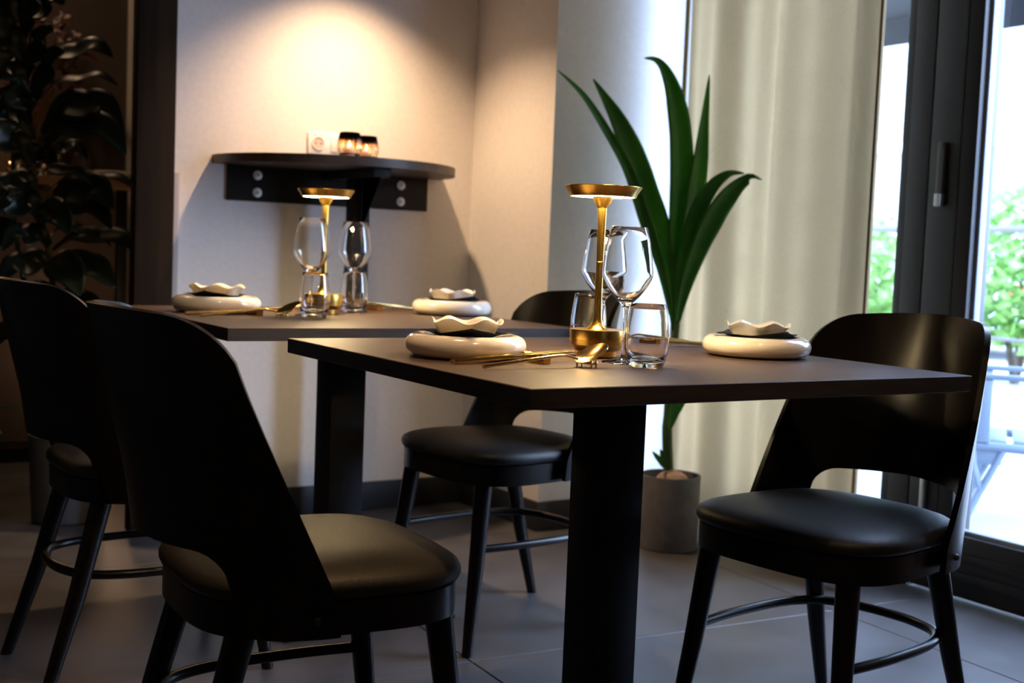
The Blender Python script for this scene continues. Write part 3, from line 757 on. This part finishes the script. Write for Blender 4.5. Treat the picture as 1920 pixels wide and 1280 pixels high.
RL = [  # base, tip, half width (m), droop, depth offset
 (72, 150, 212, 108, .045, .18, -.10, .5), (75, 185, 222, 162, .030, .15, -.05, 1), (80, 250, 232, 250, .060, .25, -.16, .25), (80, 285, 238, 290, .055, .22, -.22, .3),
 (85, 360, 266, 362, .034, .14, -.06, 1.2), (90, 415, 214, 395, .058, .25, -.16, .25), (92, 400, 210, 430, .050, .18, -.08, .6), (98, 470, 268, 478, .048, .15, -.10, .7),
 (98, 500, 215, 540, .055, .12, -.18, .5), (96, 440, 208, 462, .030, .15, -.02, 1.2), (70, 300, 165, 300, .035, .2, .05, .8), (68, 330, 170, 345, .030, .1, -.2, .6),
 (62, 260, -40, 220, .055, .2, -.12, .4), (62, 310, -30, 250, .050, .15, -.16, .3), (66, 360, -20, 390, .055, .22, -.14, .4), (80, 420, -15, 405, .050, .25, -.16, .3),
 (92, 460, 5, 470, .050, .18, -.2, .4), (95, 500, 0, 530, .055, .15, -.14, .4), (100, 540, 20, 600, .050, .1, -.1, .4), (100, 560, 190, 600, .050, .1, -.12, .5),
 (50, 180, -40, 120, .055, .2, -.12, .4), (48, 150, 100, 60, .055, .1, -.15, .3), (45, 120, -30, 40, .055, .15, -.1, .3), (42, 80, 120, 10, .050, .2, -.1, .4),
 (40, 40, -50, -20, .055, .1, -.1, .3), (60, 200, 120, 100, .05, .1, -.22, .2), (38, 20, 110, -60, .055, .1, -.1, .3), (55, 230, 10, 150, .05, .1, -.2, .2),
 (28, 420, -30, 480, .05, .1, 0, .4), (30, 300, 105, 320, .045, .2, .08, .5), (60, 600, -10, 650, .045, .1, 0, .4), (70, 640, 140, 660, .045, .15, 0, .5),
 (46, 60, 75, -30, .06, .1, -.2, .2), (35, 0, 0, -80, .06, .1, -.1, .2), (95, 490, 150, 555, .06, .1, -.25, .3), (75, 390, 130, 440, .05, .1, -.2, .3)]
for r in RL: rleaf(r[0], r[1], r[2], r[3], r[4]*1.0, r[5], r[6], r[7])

# a low leafy plant left of it, reaching into the picture from beside the pot
FB = Vector((.545, 4.28, 0))
fp = thing('low_potted_plant', 'low green leafy plant in a small dark pot by the rubber plant', 'plant', FB)
obj('pot', lathe([(0, 0), (.07, 0), (.085, .16), (.084, .163), (.078, .16), (.07, .03), (0, .03)], 32), M_pot2, fp)
obj('soil', lathe([(0, .03), (.07, .03), (.076, .14), (0, .145)], 24), M_soil, fp)
M_low = leaf_mat('low_plant_green', (.012, .05, .014), (.03, .11, .03), .4, .2)
for k in range(9):
    a = 2*PI*k/9+.4; l = .22+.06*(k % 3); r = .05
    obj('leaf', leaf_mesh([(0, 0, .14), (r*math.cos(a), r*math.sin(a), .26), (l*.6*math.cos(a), l*.6*math.sin(a), .36), (l*math.cos(a), l*math.sin(a), .30)], [.004, .012, .025, .028, .018, 0], (0, 0, 1), .2), M_low, fp, 180)

# ------------------------------------------------------------------ sideboard with glasses in the dark niche
sb = thing('high_sideboard', 'high dark wooden sideboard with a pale worktop behind the rubber plant', 'sideboard', (.62, 5.38, 0))
obj('worktop', bx(-1.0, .815, -.22, .21, 1.13, 1.165, .004), noise_col(mat('warm_oak', rough=.4), (.20, .12, .06), (.28, .17, .09), 4, (1, 8, 4)), sb)
obj('carcass', bx(-.95, .45, -.17, .20, .06, 1.13, .004), M_dark, sb)
for k in range(3):
    dd = obj('door', bx(-.94+k*.46, -.49+k*.46, -.19, -.17, .09, 1.11, .004), M_dark, sb)
    obj('knob', lathe([(0, 0), (.008, 0), (.012, .012), (0, .016)], 16), M_gold, dd, loc=(-.53+k*.46, -.19, .7)).rotation_euler = (PI/2, 0, 0)
obj('plinth', bx(-.93, .43, -.15, .19, 0, .06), M_black, sb)
obj('end_leg', bx(.76, .80, -.02, .02, 0, 1.13, .003), M_black, sb)
TL = ['leftmost clear tumbler on the dark sideboard', 'clear tumbler on the sideboard, second from the left', 'clear tumbler on the sideboard, left end of the right hand row',
      'clear tumbler on the sideboard, second in the right hand row', 'clear tumbler on the sideboard, third in the right hand row', 'rightmost clear tumbler on the sideboard, next to the plate', 'clear tumbler on the sideboard, just left of the tealight']
for k, (x, y) in enumerate(((.30, 5.24), (.42, 5.30), (.95, 5.30), (1.03, 5.24), (1.11, 5.32), (1.20, 5.25), (.56, 5.26))):
    dup(PROTO['tumbler'], (x, y, 1.165), 0, TL[k], 'tumblers on the sideboard')
dup(PROTO['plate'], (1.335, 5.28, 1.165), 0, 'cream ring plate at the end of the dark sideboard', 'cream ring plates')
cl = thing('glowing_tealight', 'glowing tealight in a glass dish on the dark sideboard', 'candle', (.80, 5.22, 1.165))
obj('dish', lathe([(0, 0), (.03, 0), (.036, .03), (.034, .03), (.028, .004), (0, .004)], 32), M_glass, cl)
wx = obj('wax', lathe([(0, .0045), (.018, .0045), (.018, .018), (0, .018)], 24), M_wax, cl)
obj('flame', lathe([(0, .018), (.003, .022), (.0036, .027), (.002, .034), (0, .040)], 12), M_flame, wx)
light('tealight_glow', 'POINT', (.80, 5.22, 1.225), .5, (1, .5, .18), shadow_soft_size=.01)
light('sideboard_fill', 'POINT', (1.25, 5.0, .55), 1.2, (1, .6, .35), shadow_soft_size=.05)  # added fill for the dark niche below the worktop, no lamp stands here
light('niche_fill', 'POINT', (.75, 4.85, 2.4), 3.2, (1, .66, .40), shadow_soft_size=.05)  # added warm fill so the niche wall and leaf edges show
# vase with dried stems and pale blossom
va = thing('flower_vase', 'dark vase of dried red stems with pale pink blossom on the sideboard', 'vase', (1.02, 5.42, 1.165))
obj('vase_body', lathe([(0, 0), (.04, 0), (.06, .06), (.055, .12), (.03, .17), (.034, .19), (.030, .19), (.026, .17), (.048, .12), (0, .02)], 32), M_darkclay, va)
random.seed(3)
for k in range(6):
    tx, ty, tz = random.uniform(-.10, .26), random.uniform(-.12, .02), random.uniform(.48, .72)
    obj('flower_stem', tube(smoothpts([(0, 0, .1), (tx*.3, ty*.3, .3), (tx, ty, tz)], 4), .003, 6), M_redleaf, va)
    for q in range(5):
        c = Vector((tx, ty, tz))*(.55+.1*q); d = Vector((random.uniform(-1, 1), random.uniform(-1, 0), random.uniform(-.3, .7))).normalized()
        obj('red_leaf', leaf_mesh([c, c+d*.05, c+d*.10], [.002, .02, .016, 0], (0, -1, .4), .1, ncross=3), M_redleaf, va, 180)
    if k < 4:
        bl = bmesh.new()
        for q in range(26):
            c = Vector((tx, ty, tz))+Vector((random.gauss(0, .028), random.gauss(0, .02), random.gauss(0, .045)))
            d = Vector((random.gauss(0, 1), random.gauss(0, 1), random.gauss(0, 1))).normalized(); s = d.orthogonal().normalized(); e = d.cross(s)
            v = [bl.verts.new(c+d*.014), bl.verts.new(c+s*.011), bl.verts.new(c-d*.014+e*.006), bl.verts.new(c-s*.011)]; bl.faces.new(v)
        me = bpy.data.meshes.new('blossom'); bl.to_mesh(me); bl.free(); link('blossom', me, M_pink, va, 180)
